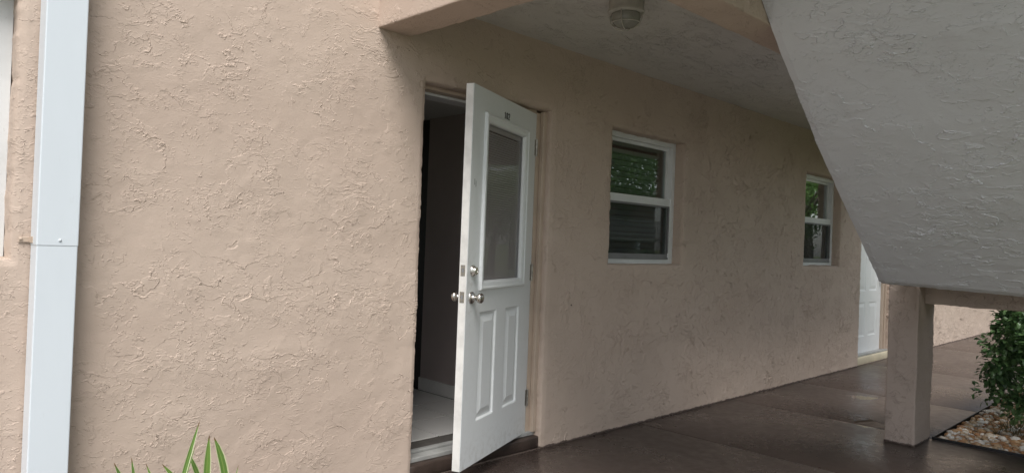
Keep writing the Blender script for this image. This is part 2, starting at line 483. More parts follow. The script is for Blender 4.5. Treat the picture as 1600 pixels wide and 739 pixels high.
def leaf_mat(name, dark, light, rough=0.35, trans=0.25):
    m, nt, p = new_mat(name)
    at = N(nt, "ShaderNodeNewGeometry")
    c = mixc(nt, at.outputs["Random Per Island"], dark, light)
    nt.links.new(c, p.inputs["Base Color"])
    p.inputs["Roughness"].default_value = rough
    out = nt.nodes["Material Output"]
    tl = N(nt, "ShaderNodeBsdfTranslucent"); nt.links.new(c, tl.inputs[0])
    mx = N(nt, "ShaderNodeMixShader"); mx.inputs[0].default_value = trans
    nt.links.new(p.outputs[0], mx.inputs[1]); nt.links.new(tl.outputs[0], mx.inputs[2])
    nt.links.new(mx.outputs[0], out.inputs[0])
    return m
M_hedge = leaf_mat("hedge_leaves", (0.045, 0.105, 0.038), (0.15, 0.26, 0.10))
M_tree = leaf_mat("tree_leaves", (0.09, 0.18, 0.04), (0.20, 0.33, 0.09), 0.4, 0.5)
M_bark = ground_mat("bark", (0.06, 0.045, 0.035), (0.13, 0.10, 0.08), 12, 0.01)
M_straw = leaf_mat("dry_blades", (0.10, 0.10, 0.04), (0.17, 0.14, 0.07), 0.7, 0.1)

def strap_mat():
    m, nt, p = new_mat("variegated_leaf")
    uv = N(nt, "ShaderNodeUVMap"); uv.uv_map = "UVMap"
    sx = N(nt, "ShaderNodeSeparateXYZ"); nt.links.new(uv.outputs[0], sx.inputs[0])
    d = mth(nt, 'ABSOLUTE', mth(nt, 'SUBTRACT', sx.outputs[0], 0.5))
    mp = N(nt, "ShaderNodeMapping"); mp.inputs["Scale"].default_value = (14, 0.8, 1)
    nt.links.new(uv.outputs[0], mp.inputs[0])
    stv = noise_n(nt, mp.outputs[0], 3.0, 3, 0.6)
    g = mixc(nt, stv, (0.08, 0.19, 0.04), (0.26, 0.42, 0.08))
    oi = N(nt, "ShaderNodeObjectInfo")
    g = mixc(nt, mth(nt, 'MULTIPLY', oi.outputs["Random"], 0.55), g, (0.05, 0.12, 0.035))
    g = mixc(nt, ss(nt, d, 0.33, 0.40), g, (0.66, 0.66, 0.44))
    tip = ss(nt, sx.outputs[1], 0.955, 0.99)
    g = mixc(nt, tip, g, (0.16, 0.07, 0.03))
    g = mixc(nt, ss(nt, d, 0.0, 0.07, 0.45, 0.0), g, (0.42, 0.50, 0.14))
    nt.links.new(g, p.inputs["Base Color"])
    p.inputs["Roughness"].default_value = 0.38
    out = nt.nodes["Material Output"]
    tl = N(nt, "ShaderNodeBsdfTranslucent"); nt.links.new(g, tl.inputs[0])
    mx = N(nt, "ShaderNodeMixShader"); mx.inputs[0].default_value = 0.3
    nt.links.new(p.outputs[0], mx.inputs[1]); nt.links.new(tl.outputs[0], mx.inputs[2])
    nt.links.new(mx.outputs[0], out.inputs[0])
    return m
M_strap = strap_mat()

def pebble_mat():
    m, nt, p = new_mat("river_pebbles")
    g = N(nt, "ShaderNodeNewGeometry")
    cr = N(nt, "ShaderNodeValToRGB")
    e = cr.color_ramp.elements
    e[0].position = 0.0; e[0].color = (0.36, 0.17, 0.07, 1)
    e[1].position = 1.0; e[1].color = (0.82, 0.80, 0.76, 1)
    for pos, col in ((0.25, (0.48, 0.26, 0.12)), (0.45, (0.54, 0.38, 0.23)), (0.62, (0.62, 0.52, 0.40)), (0.75, (0.76, 0.72, 0.65))):
        x = e.new(pos); x.color = (*col, 1)
    nt.links.new(g.outputs["Random Per Island"], cr.inputs[0])
    tc = N(nt, "ShaderNodeTexCoord")
    c = mixc(nt, mth(nt, 'MULTIPLY', ss(nt, noise_n(nt, tc.outputs["Object"], 45, 4, 0.6), 0.4, 0.7), 0.35), cr.outputs[0], (0.25, 0.15, 0.09))
    nt.links.new(c, p.inputs["Base Color"])
    p.inputs["Roughness"].default_value = 0.45
    return m
M_pebble = pebble_mat()

# ------------------------------------------------------------------ ground
def sheet(name, x0, x1, y0, y1, z, mat, kind="structure"):
    mb = MB(); mb.add([(x0, y0, z), (x1, y0, z), (x1, y1, z), (x0, y1, z)], [(0, 1, 2, 3)])
    o = mb.build(name, mat)
    return tag(o, kind=kind)

sheet("lawn", -400, 400, -400, 400, -0.09, M_lawn)
sheet("planting_bed", -2.0, 2.02, -1.15, 0.02, -0.05, M_soil)

sheet("path", -30, 2.0, -6.5, -1.15, -0.045, M_bounce)  # unseen pale paving, added to bounce light up to the soffit and ceiling

walkway = empty("walkway")
tag(walkway, kind="structure")
G = 0.011
joints = [2.035, 4.45, 5.855, 7.232, 9.222, 11.83, 13.9, 16.0, 18.1, 20.2, 22.3, 24.4, 26.5]
for i in range(len(joints) - 1):
    a, b = joints[i] + G / 2, joints[i + 1] - G / 2
    mb = MB()
    mb.box(a, b, -1.575 if i > 1 else -3.0, 0.15, -0.10, 0.0, 0.003)
    mb.build("slab", M_floor, walkway, angle=40)
mb = MB(); mb.box(2.04, 26.4, -1.57, 0.14, -0.12, -0.004); mb.build("joint_bed", M_jointfill, walkway)

# ------------------------------------------------------------------ the building
bld = empty("apartment_building")
tag(bld, "beige stucco apartment building with open white door and covered walkway", "building")

D0 = (2.3529, 3.3822, 0.0, 2.165)            # open door's opening
W1 = (4.0114, 4.9695, 1.1734, 2.1542)
W2 = (7.2682, 8.2267, 1.1734, 2.1542)
D2 = (8.878, 10.02, 0.0, 2.165)
W0 = (-0.46, 0.528, 1.1734, 2.1542)
openings = [(D0, 0.125), (W1, 0.09), (W2, 0.09), (D2, 0.12), (W0, 0.085)]

def make_wall():
    def axis(edges, fine):
        out = [edges[0]]
        for a, b in zip(edges, edges[1:]):
            st = fine((a + b) / 2)
            n = max(1, round((b - a) / st))
            out += [a + (b - a) * (i + 1) / n for i in range(n)]
        return out
    ex = sorted({-3.0, -0.6, 5.3, 12.0, 26.4} | {o[0][0] for o in openings} | {o[0][1] for o in openings})
    ez = sorted({-0.12, 0.0, 2.9, 5.4} | {o[0][2] for o in openings} | {o[0][3] for o in openings})
    xs = axis(ex, lambda c: 0.02 if -0.6 < c < 2.4 else (0.03 if 2.4 < c < 5.3 else (0.055 if 5.3 < c < 12 else 0.4)))
    zs = axis(ez, lambda c: 0.025 if c < 2.9 else 0.5)
    hole = lambda x, z: next((k for k, (o, d) in enumerate(openings) if o[0] < x < o[1] and o[2] < z < o[3]), None)
    def onedge(x, z):
        e = 1e-6
        return any(o[0] - e <= x <= o[1] + e and o[2] - e <= z <= o[3] + e for o, d in openings)
    vid, V, Fc = {}, [], []
    def vert(i, k):
        if (i, k) in vid: return vid[i, k]
        x, z = xs[i], zs[k]
        y = 0.0045 * noise.noise((x * 1.7, 3.1, z * 1.9)) + 0.0022 * noise.noise((x * 7, 7.7, z * 7)) + 0.0010 * noise.noise((x * 24, 1.2, z * 24))
        if onedge(x, z):
            y += 0.006
            dx = 0.004 * noise.noise((x * 3, 5.0, z * 14)) + 0.0035 * noise.noise((x * 3 + 9, 2.0, z * 45))
            dz = 0.004 * noise.noise((x * 14, 8.0, z * 3)) + 0.0030 * noise.noise((x * 45, 4.0, z * 3))
            if z > 0.001: x += dx; z += dz
        V.append((x, y, z)); vid[i, k] = len(V) - 1
        return vid[i, k]
    rev = {}
    def rvert(i, k, o, d, lvl):
        key = (i, k, lvl)
        if key in rev: return rev[key]
        b = V[vert(i, k)]
        cx, cz = (o[0] + o[1]) / 2, (o[2] + o[3]) / 2
        s = 0.007
        x = b[0] + (s if b[0] < cx else -s) * (1 if abs(xs[i] - o[0]) < 1e-6 or abs(xs[i] - o[1]) < 1e-6 else 0)
        z = b[2] + (s if b[2] < cz else -s) * (1 if (abs(zs[k] - o[2]) < 1e-6 and o[2] > 0) or abs(zs[k] - o[3]) < 1e-6 else 0)
        V.append((x, 0.020 if lvl == 0 else d + 0.05, z)); rev[key] = len(V) - 1
        return rev[key]
    for i in range(len(xs) - 1):
        for k in range(len(zs) - 1):
            cx, cz = (xs[i] + xs[i + 1]) / 2, (zs[k] + zs[k + 1]) / 2
            h = hole(cx, cz)
            if h is None:
                Fc.append((vert(i, k), vert(i + 1, k), vert(i + 1, k + 1), vert(i, k + 1)))
                for (a, b, nx, nz) in (((i, k), (i, k + 1), cx - (xs[i + 1] - xs[i]), cz), ((i + 1, k + 1), (i + 1, k), cx + (xs[i + 1] - xs[i]), cz),
                                       ((i + 1, k), (i, k), cx, cz - (zs[k + 1] - zs[k])), ((i, k + 1), (i + 1, k + 1), cx, cz + (zs[k + 1] - zs[k]))):
                    g = hole((xs[a[0]] + xs[b[0]]) / 2 + (nx - cx) * 0.02, (zs[a[1]] + zs[b[1]]) / 2 + (nz - cz) * 0.02)
                    if g is not None:
                        o, d = openings[g]
                        for l0, l1 in ((None, 0), (0, 1)):
                            p0 = vert(*a) if l0 is None else rvert(*a, o, d, l0)
                            q0 = vert(*b) if l0 is None else rvert(*b, o, d, l0)
                            Fc.append((p0, q0, rvert(*b, o, d, l1), rvert(*a, o, d, l1)))
    me = bpy.data.meshes.new("exterior_wall")
    me.from_pydata(V, [], Fc)
    bm = bmesh.new(); bm.from_mesh(me)
    bmesh.ops.recalc_face_normals(bm, faces=bm.faces)
    fr = [f for f in bm.faces if abs(f.normal.y) > 0.9]
    if sum(f.normal.y for f in fr[:50]) > 0:
        bmesh.ops.reverse_faces(bm, faces=bm.faces)
    for f in bm.faces: f.smooth = True
    bm.to_mesh(me); bm.free()
    me.materials.append(M_wall)
    refine(link(bpy.data.objects.new("exterior_wall", me), bld), 2)
make_wall()

def rough_box(mb, x0, x1, y0, y1, z0, z1, step=0.05, amp=0.003, rnd=0.005):
    """plastered box: rounded arrises and an uneven face"""
    bm = bmesh.new()
    bmesh.ops.create_cube(bm, size=1)
    for v in bm.verts:
        v.co = Vector(((x0 + x1) / 2 + v.co.x * (x1 - x0), (y0 + y1) / 2 + v.co.y * (y1 - y0), (z0 + z1) / 2 + v.co.z * (z1 - z0)))
    for ax, (lo, hi) in enumerate(((x0, x1), (y0, y1), (z0, z1))):
        n = max(1, int((hi - lo) / step))
        for i in range(1, n):
            co = [0, 0, 0]; co[ax] = lo + (hi - lo) * i / n
            no = [0, 0, 0]; no[ax] = 1
            bmesh.ops.bisect_plane(bm, geom=bm.verts[:] + bm.edges[:] + bm.faces[:], plane_co=co, plane_no=no)
    sharp = [e for e in bm.edges if len(e.link_faces) == 2 and e.calc_face_angle(0) > 1]
    bmesh.ops.bevel(bm, geom=sharp, offset=rnd, segments=2, affect='EDGES', profile=0.5)
    for v in bm.verts:
        c = v.co
        d = Vector((noise.noise(c * 5), noise.noise(c * 5 + Vector((9, 0, 0))), noise.noise(c * 5 + Vector((0, 9, 0))))) * amp
        d += Vector((noise.noise(c * 21), noise.noise(c * 21 + Vector((9, 0, 0))), noise.noise(c * 21 + Vector((0, 9, 0))))) * amp * 0.5
        v.co = c + d
    mb.bm(bm)

OX1 = 8.55
mb = MB(); rough_box(mb, 2.036, 2.239, -1.535, 0.02, 2.3686, 2.86, 0.06); refine(mb.build("beam", M_beam, bld, smooth=True), 3)
mb = MB(); rough_box(mb, 2.241, OX1, -1.535, -1.35, 2.3686, 2.86, 0.07); refine(mb.build("beam", M_beam, bld, smooth=True), 3)
mb = MB(); rough_box(mb, OX1 - 0.2, OX1 - 0.002, -1.348, 0.02, 2.3686, 2.86, 0.07); refine(mb.build("beam", M_beam, bld, smooth=True), 3)
mb = MB(); mb.box(2.15, OX1 - 0.1, -1.42, 0.02, 2.576, 2.84); mb.build("ceiling", M_ceil, bld)
mb = MB(); mb.box(-3.0, 26.4, 0.3, 7.0, 5.3, 5.5); mb.box(-3.3, 26.7, -0.45, 0.3, 5.42, 5.56); mb.box(1.9, 8.8, -2.0, -0.452, 5.42, 5.56); mb.build("roof", M_ceil, bld)  # last box: unseen eave, stretched outward to shade the outer beam

# --- rooms behind the openings
mb = MB()
mb.plate(-2.9, 26.3, 0.1, 2.40, 0.26, 0.34, [(2.39, 3.345, 0.1, 2.14), (W1[0], W1[1], W1[2], W1[3]), (W2[0], W2[1], W2[2], W2[3]), (W0[0], W0[1], W0[2], W0[3]), (8.95, 9.95, 0.12, 2.14)])
mb.plate(-3.0, 26.4, -0.1, 5.3, 6.0, 6.1, [(1.5, 3.3, 0.7, 2.2)])  # unseen opening in the back wall, added to let daylight into the room
mb.box(-3.0, -2.9, 0.02, 6.0, -0.1, 5.3); mb.box(26.3, 26.4, 0.02, 6.0, -0.1, 5.3)
mb.box(3.55, 3.65, 0.34, 1.49, 0.1, 2.40); mb.box(1.2, 1.3, 0.34, 6.0, 0.1, 2.40)
mb.box(3.65, 5.4, 1.39, 1.49, 0.1, 2.40); mb.box(5.4, 5.5, 0.34, 6.0, 0.1, 2.40)
mb.build("room_wall", M_room, bld)
mb = MB(); mb.rings(3.60, 4.7, 0.1, 2.27, [(0, 1.515), (0.01, 1.51)]); mb.box(3.56, 3.60, 1.50, 2.45, 0.1, 2.27, 0.004); mb.build("room_door", M_darkgap, bld)  # near-black panel standing in for the unlit hall past the wall end
mb = MB(); mb.box(-2.9, 26.3, 0.341, 5.999, 2.275, 2.5); mb.build("room_ceiling", M_roomceil, bld)
mb = MB(); mb.box(3.536, 3.55, 0.35, 1.494, 0.1, 0.20, 0.003); mb.box(3.55, 5.4, 1.49, 1.502, 0.1, 0.20, 0.003)
mb.build("baseboard", M_base, bld)
rf = MB(); rf.box(-2.9, 26.3, 0.155, 6.0, -0.05, 0.094)
rfo = rf.build("room_floor", M_grout, bld)
TP = 0.365
for ix in range(4):
    for iy in range(5):
        x0 = 2.09 + ix * TP; y0 = 0.335 + iy * TP
        t = MB(); t.box(x0 + 0.005, min(x0 + TP - 0.005, 3.532), y0 + 0.005, y0 + TP - 0.005, 0.09, 0.1, 0.002)
        t.build("tile", M_tile, rfo)

# --- open door: frame, threshold, step
mb = MB()
for x0, x1 in ((2.362, 2.392), (3.309, 3.373)):
    mb.box(x0, x1, 0.072, 0.26, 0.1, 2.142, 0.003)
mb.box(2.394, 3.307, 0.074, 0.26, 2.135, 2.157, 0.003)
mb.box(3.340, 3.374, 0.040, 0.070, 0.1, 2.150, 0.004)
mb.box(3.292, 3.3075, 0.135, 0.25, 0.1, 2.13, 0.002)
mb.build("door_frame", M_trim, bld)
mb = MB(); mb.box(2.394, 3.307, 0.13, 0.25, 2.118, 2.134, 0.003); mb.build("head_stop", M_vinyl, bld)
mb = MB(); mb.box(2.364, 3.370, 0.052, 0.20, 0.078, 0.104, 0.004); mb.box(2.364, 3.370, 0.12, 0.155, 0.104, 0.120, 0.004)
mb.build("threshold", M_alu, bld)
mb = MB(); rough_box(mb, 2.356, 3.379, 0.012, 0.16, 0.002, 0.0775, 0.04, 0.003, 0.012); mb.build("door_step", M_step, bld, smooth=True)

# --- open door leaf, hinged on the right jamb and standing out over the walkway
TH = 0.388
TK = 0.045
LITE = (0.135, 0.765, 0.94, 1.905)
PAN = [(0.514, 0.740, 0.228, 0.822), (0.174, 0.385, 0.228, 0.822)]
mb = MB()
mb.plate(0, 0.91, 0, 2.03, -TK, 0, [(LITE[0] + 0.03, LITE[1] - 0.03, LITE[2] + 0.03, LITE[3] - 0.03)] + PAN)
door = mb.build("door", M_white, bld)
door.location = (3.3035, 0.07, 0.1)
door.rotation_euler = (0, 0, math.pi + TH)
door["label"] = "white half-glazed front door standing open"
mb = MB(); mb.box(0.9102, 0.9125, -TK + 0.002, -0.002, 0.002, 2.028); mb.build("door_edge", M_edge, door)
for p in PAN:
    mb = MB()
    for s, y0 in ((1, 0), (-1, -TK)):
        mb.rings(*p, [(0, y0), (0.006, y0 - s * 0.002), (0.012, y0 - s * 0.010), (0.022, y0 - s * 0.011), (0.027, y0 - s * 0.010), (0.056, y0 - s * 0.002), (0.058, y0 - s * 0.0015)], flip=s < 0)
    mb.build("panel", M_white, door)
mb = MB()
x0, x1, z0, z1 = LITE
prof = [(0, 0), (0.001, 0.012), (0.006, 0.017), (0.014, 0.017), (0.020, 0.012), (0.040, 0.009), (0.048, 0.003), (0.052, -0.010), (0.052, -0.014)]
mb.rings(x0, x1, z0, z1, prof, cap=False)
mb.rings(x0, x1, z0, z1, [(a, -TK - y) for a, y in prof], cap=False, flip=True)
mb.build("glazing_frame", M_white, door)
mb = MB()
mb.box(x0 + 0.05, x1 - 0.05, -0.020, -0.014, z0 + 0.05, z1 - 0.05)
mb.build("glass_pane", M_dglass, door)
mb = MB()
zz = z0 + 0.062
while zz < z1 - 0.085:
    a, w = R(60), 0.0080
    xa, xb = x0 + 0.062, x1 - 0.062
    mb.add([(xa, -0.0265 + w * math.cos(a), zz - w * math.sin(a)), (xb, -0.0265 + w * math.cos(a), zz - w * math.sin(a)),
            (xb, -0.0265 - w * math.cos(a), zz + w * math.sin(a)), (xa, -0.0265 - w * math.cos(a), zz + w * math.sin(a))], [(0, 1, 2, 3)])
    zz += 0.0135
mb.box(x0 + 0.056, x1 - 0.056, -0.034, -0.0205, z1 - 0.080, z1 - 0.052, 0.002)
for xx in (x0 + 0.16, x1 - 0.16): mb.tube([(xx, -0.0265, z0 + 0.055), (xx, -0.0265, z1 - 0.06)], 0.0008, 5)
mb.build("mini_blind", M_blind, door)
mb = MB(); mb.box(x0 + 0.05, x1 - 0.05, -0.037, -0.0345, z0 + 0.05, z1 - 0.05); mb.build("glass_pane", M_dglass, door)
# knobs, deadbolt, latch plates
RY = Matrix.Rotation(R(-90), 4, 'X')         # local z -> +y (outside)
RYi = Matrix.Rotation(R(90), 4, 'X')
def T(x, y, z): return Matrix.Translation((x, y, z))
kp = [(0.0, 0.0), (0.033, 0.0), (0.033, 0.004), (0.029, 0.008), (0.016, 0.011), (0.0125, 0.018), (0.0125, 0.030), (0.017, 0.036), (0.0245, 0.042), (0.0275, 0.050), (0.0270, 0.058), (0.022, 0.065), (0.012, 0.0685), (0.006, 0.069)]
for mtx in (T(0.849, 0.0005, 0.905) @ RY, T(0.849, -TK - 0.0005, 0.905) @ RYi):
    mb = MB(); mb.lathe(kp, 28, mtx); mb.build("knob", M_nickel, door, angle=50)
mb = MB(); mb.lathe([(0.0, 0), (0.0315, 0), (0.0315, 0.005), (0.027, 0.012), (0.0215, 0.021), (0.0205, 0.024), (0.013, 0.0245), (0.012, 0.0225), (0.003, 0.0225)], 28, T(0.845, 0.0005, 1.047) @ RY)
mb.box(0.8441, 0.8459, 0.022, 0.0235, 1.041, 1.053)
mb.build("deadbolt", M_nickel, door, angle=40)
mb = MB(); mb.lathe([(0.0, 0), (0.0305, 0), (0.0305, 0.004), (0.026, 0.010), (0.008, 0.0105)], 24, T(0.845, -TK - 0.0005, 1.047) @ RYi)
mb.box(0.842, 0.848, -TK - 0.026, -TK - 0.010, 1.032, 1.062, 0.002); mb.build("deadbolt", M_nickel, door, angle=40)
for zc in (0.909, 1.049):
    mb = MB()
    mb.box(0.9125, 0.9145, -0.0365, -0.0105, zc - 0.029, zc + 0.029, 0.0009)
    mb.build("latch_plate", M_nickel, door)
    mb = MB()
    mb.box(0.9146, 0.916, -0.030, -0.017, zc - 0.011, zc + 0.011, 0.0006)
    for dz in (-0.022, 0.022):
        mb.lathe([(0, 0), (0.0035, 0), (0.0035, 0.0008), (0.001, 0.001)], 10, T(0.9146, -0.0235, zc + dz) @ Matrix.Rotation(R(90), 4, 'Y'))
    mb.build("latch_bolt", M_grey, door)
for zc in (1.815, 1.02, 0.222):
    mb = MB()
    for k in range(5):
        mb.tube([(-0.004, 0.006, zc - 0.050 + k * 0.0202), (-0.004, 0.006, zc - 0.0312 + k * 0.0202)], 0.0072, 10)
    mb.tube([(-0.004, 0.006, zc - 0.055), (-0.004, 0.006, zc + 0.056)], 0.004, 8)
    mb.box(-0.0018, -0.0003, -0.040, 0.004, zc - 0.05, zc + 0.05)
    mb.box(0.0005, 0.020, 0.0003, 0.0016, zc - 0.05, zc + 0.05)
    mb.build("hinge", M_steel, door, angle=40)
# door number 102 above the glass: three little metal figures
SEG = {'1': [((0, 0), (0, 1)), ((-.22, .78), (0, 1)), ((-.2, 0), (.2, 0))],
       '0': [((-.28, .14), (-.28, .86)), ((.28, .14), (.28, .86)), ((-.28, .86), (-.1, 1)), ((-.1, 1), (.1, 1)), ((.1, 1), (.28, .86)), ((-.28, .14), (-.1, 0)), ((-.1, 0), (.1, 0)), ((.1, 0), (.28, .14))],
       '2': [((-.28, .8), (-.12, 1)), ((-.12, 1), (.14, 1)), ((.14, 1), (.28, .8)), ((.28, .8), (.24, .58)), ((.24, .58), (-.28, 0)), ((-.28, 0), (.3, 0))]}
for k, ch in enumerate("102"):
    mb = MB()
    cx, cz, h = 0.500 - k * 0.028, 1.917, 0.034       # local x runs away from the hinge, so it reads reversed
    for a, b in SEG[ch]:
        mb.tube([(cx - a[0] * h * 0.8, 0.0018, cz + a[1] * h), (cx - b[0] * h * 0.8, 0.0018, cz + b[1] * h)], 0.0026, 6)
    mb.build("number", M_digit, door)
mb = MB()
for dx in (0.0, 0.016):
    mb.box(0.845 + dx, 0.8485 + dx, 0.0004, 0.0012, 1.492 + dx * 0.6, 1.524 + dx * 0.6)
mb.build("scuff", M_grey, door)

# --- windows
def window(o, lbl, yf=0.088, left_only=False):
    x0, x1, z0, z1 = o[0] + 0.008, o[1] - 0.008, o[2] + 0.008, o[3] - 0.008
    w = MB()
    fw = 0.045
    w.box(x0, x0 + fw, yf, yf + 0.07, z0, z1, 0.002); w.box(x1 - fw, x1, yf, yf + 0.07, z0, z1, 0.002)
    w.box(x0 + fw, x1 - fw, yf + 0.001, yf + 0.07, z1 - 0.04, z1, 0.002); w.box(x0 + fw, x1 - fw, yf + 0.001, yf + 0.07, z0, z0 + 0.028, 0.002)
    win = w.build("window", M_vinyl, bld)
    win["label"] = lbl
    zm0, zm1 = 1.640, 1.700
    # upper sash, set back
    ya = yf + 0.036
    s = MB(); a, b = x0 + fw, x1 - fw
    s.plate(a, b, zm0 + 0.012, z1 - 0.040, ya, ya + 0.026, [(a + 0.028, b - 0.028, zm1, z1 - 0.064)])
    s.build("upper_sash", M_vinyl, win)
    g = MB(); g.box(a + 0.02, b - 0.02, ya + 0.010, ya + 0.014, zm1 - 0.01, z1 - 0.055); g.build("glass_pane", M_glass, win)
    # meeting rail and lower sash in front
    yb = yf + 0.006
    s = MB(); s.plate(a, b, z0 + 0.028, zm1 - 0.004, yb, yb + 0.026, [(a + 0.03, b - 0.03, z0 + 0.075, zm0)])
    s.build("lower_sash", M_vinyl, win)
    g = MB(); g.box(a + 0.022, b - 0.022, yb + 0.012, yb + 0.016, z0 + 0.07, zm0 + 0.008); g.build("glass_pane", M_glass, win)
    # insect screen over the lower half, in a grey frame
    s = MB(); s.plate(a + 0.022, b - 0.022, z0 + 0.034, zm0 - 0.002, yb - 0.009, yb - 0.001, [(a + 0.040, b - 0.040, z0 + 0.076, zm0 - 0.016)])
    s.build("screen_frame", M_grey, win)
    s = MB(); s.add([(a + 0.038, yb - 0.005, z0 + 0.074), (b - 0.038, yb - 0.005, z0 + 0.074), (b - 0.038, yb - 0.005, zm0 - 0.014), (a + 0.038, yb - 0.005, zm0 - 0.014)], [(0, 1, 2, 3)])
    s.build("insect_screen", M_screen, win)
    s = MB(); s.box(b - 0.036, b - 0.020, yb - 0.016, yb - 0.0095, z0 + 0.05, z0 + 0.085, 0.002); s.build("screen_clip", M_vinyl, win)
    # slatted blind in the room
    s = MB(); z = z0 + 0.05
    while z < z1 - 0.08:
        t, wd = R(38), 0.023
        y = yf + 0.135
        s.box(a, b, y - 0.002, y + 0.002, z, z + 0.001)
        n = len(s.v) - 8
        for q in range(n, len(s.v)):
            p = s.v[q]; u = (p[1] - y) / 0.002
            s.v[q] = (p[0], y + u * wd * math.cos(t), p[2] - u * wd * math.sin(t))
        z += 0.042
    s.box(a, b, yf + 0.11, yf + 0.165, z1 - 0.075, z1 - 0.03, 0.003)
    s.build("blind", M_wblind, win)
    # painted sill in the reveal
    s = MB(); rough_box(s, o[0] + 0.004, o[1] - 0.004, 0.016, yf - 0.001, o[2] - 0.02, o[2] + 0.009, 0.05, 0.001, 0.005)
    s.build("sill", M_trim, win, smooth=True)
    return win
window(W1, "white window reflecting a green tree, nearest the open door")
window(W2, "white window half hidden by the stair soffit")
window(W0, "white window cut off by the left edge of the picture")

for x, z in ((3.63, 0.905), (4.83, 0.86), (3.50, 1.36)):
    mb = MB(); mb.lathe([(0, 0), (0.006, 0), (0.005, 0.004), (0.001, 0.005)], 10, T(x, 0.001, z) @ RYi)
    mb.build("wall_plug", M_step if z < 1 else M_trim, bld, smooth=True)
# --- far closed door
fx0, fx1 = 8.955, 9.93
mb = MB()
pz = [(0.20, 0.62), (0.76, 1.42), (1.56, 1.88)]
holes = [(fx0 + 0.13 + c * 0.39, fx0 + 0.13 + c * 0.39 + 0.27, 0.115 + a, 0.115 + b) for c in (0, 1) for a, b in pz]
mb.plate(fx0, fx1 - 0.03, 0.118, 2.13, 0.10, 0.144, holes)
fd = mb.build("door", M_white, bld)
fd["label"] = "closed white six-panel door beyond the stair"
for h in holes:
    mb = MB(); mb.rings(*h, [(0, 0.10), (0.008, 0.104), (0.02, 0.106), (0.03, 0.105), (0.06, 0.1012)]); mb.build("panel", M_white, fd)
mb = MB(); mb.lathe(kp, 20, T(fx1 - 0.10, 0.0995, 1.02) @ RYi); mb.build("knob", M_nickel, fd, angle=50)
mb = MB()
mb.box(fx0 - 0.065, fx0 - 0.003, 0.07, 0.17, 0.12, 2.15, 0.004); mb.box(fx1 - 0.027, fx1 + 0.082, 0.07, 0.17, 0.12, 2.15, 0.004); mb.box(fx0 - 0.003, fx1 - 0.027, 0.072, 0.17, 2.132, 2.15)
mb.box(fx1 + 0.01, fx1 + 0.04, 0.05, 0.0695, 0.12, 2.15, 0.004)
mb.build("door_frame", M_trim, bld)
mb = MB(); rough_box(mb, D2[0] + 0.004, D2[1] - 0.004, 0.010, 0.16, 0.002, 0.095, 0.05, 0.002, 0.008); mb.build("door_step", M_cream, bld, smooth=True)
mb = MB(); mb.box(D2[0] + 0.009, D2[1] - 0.009, 0.03, 0.17, 0.0955, 0.118, 0.004); mb.build("threshold", M_alu, bld)

# ------------------------------------------------------------------ downspout on the wall
sp = empty("downspout", (0.649, -0.05, -0.05))
tag(sp, "white rectangular downspout fixed to the beige wall beside the cut-off window", "downspout")
sp_off = Matrix.Translation((-0.649, 0.05, 0.05))
def spout_part(mb, name, mat, **kw):
    o = mb.build(name, mat, sp, **kw); o.matrix_parent_inverse = sp_off; return o
mb = MB(); mb.box(0.583, 0.715, -0.104, -0.008, 1.228, 5.3, 0.004); spout_part(mb, "upper_pipe", M_spout)
mb = MB(); mb.box(0.5845, 0.7135, -0.1025, -0.0095, 0.0, 1.30, 0.004); spout_part(mb, "lower_pipe", M_spout)
mb = MB(); mb.box(0.546, 0.583, -0.010, -0.005, 1.238, 1.258, 0.002); mb.box(0.5805, 0.583, -0.05, -0.008, 1.237, 1.26); spout_part(mb, "strap", M_trim)
for x, y, z, mt in ((0.553, -0.012, 1.250, M_trim), (0.655, -0.104, 1.250, M_spout)):
    mb = MB(); mb.lathe([(0, 0), (0.0055, 0), (0.0052, 0.002), (0.003, 0.0038), (0.0008, 0.0042)], 12, T(x, y, z) @ RYi)
    spout_part(mb, "screw", mt, smooth=True)

# ------------------------------------------------------------------ ceiling light
LX, LY = 2.985, -0.845
lamp = empty("ceiling_light", (LX, LY, 2.576))
tag(lamp, "round caged bulkhead lamp, unlit, fixed to the walkway ceiling", "ceiling light")
mb = MB(); mb.lathe([(0.0, -0.0005), (0.088, -0.0005), (0.092, -0.012), (0.090, -0.044), (0.094, -0.050), (0.094, -0.062), (0.084, -0.068), (0.06, -0.069)], 32)
mb.build("base", M_lampwhite, lamp, angle=40)
mb = MB(); mb.lathe([(0.074, -0.066), (0.077, -0.080), (0.074, -0.100), (0.064, -0.118), (0.046, -0.131), (0.022, -0.138), (0.004, -0.139)], 28)
mb.build("glass_globe", M_lampglass, lamp, smooth=True)
for ang in (20, 110):
    mb = MB(); pts = []
    for i in range(17):
        t = math.pi * i / 16
        r, h = 0.086 * math.cos(t), -0.066 - 0.084 * math.sin(t) ** 0.75
        pts.append((r * math.cos(R(ang)), r * math.sin(R(ang)), h - (0.003 if ang > 90 else 0)))
    mb.tube(pts, 0.0028, 6); mb.build("guard_wire", M_lampwhite, lamp, smooth=True)
mb = MB(); mb.tube([(0.0735 * math.cos(a * math.pi / 12), 0.0735 * math.sin(a * math.pi / 12), -0.116) for a in range(24)], 0.0026, 6, closed=True)
mb.build("guard_wire", M_lampwhite, lamp, smooth=True)

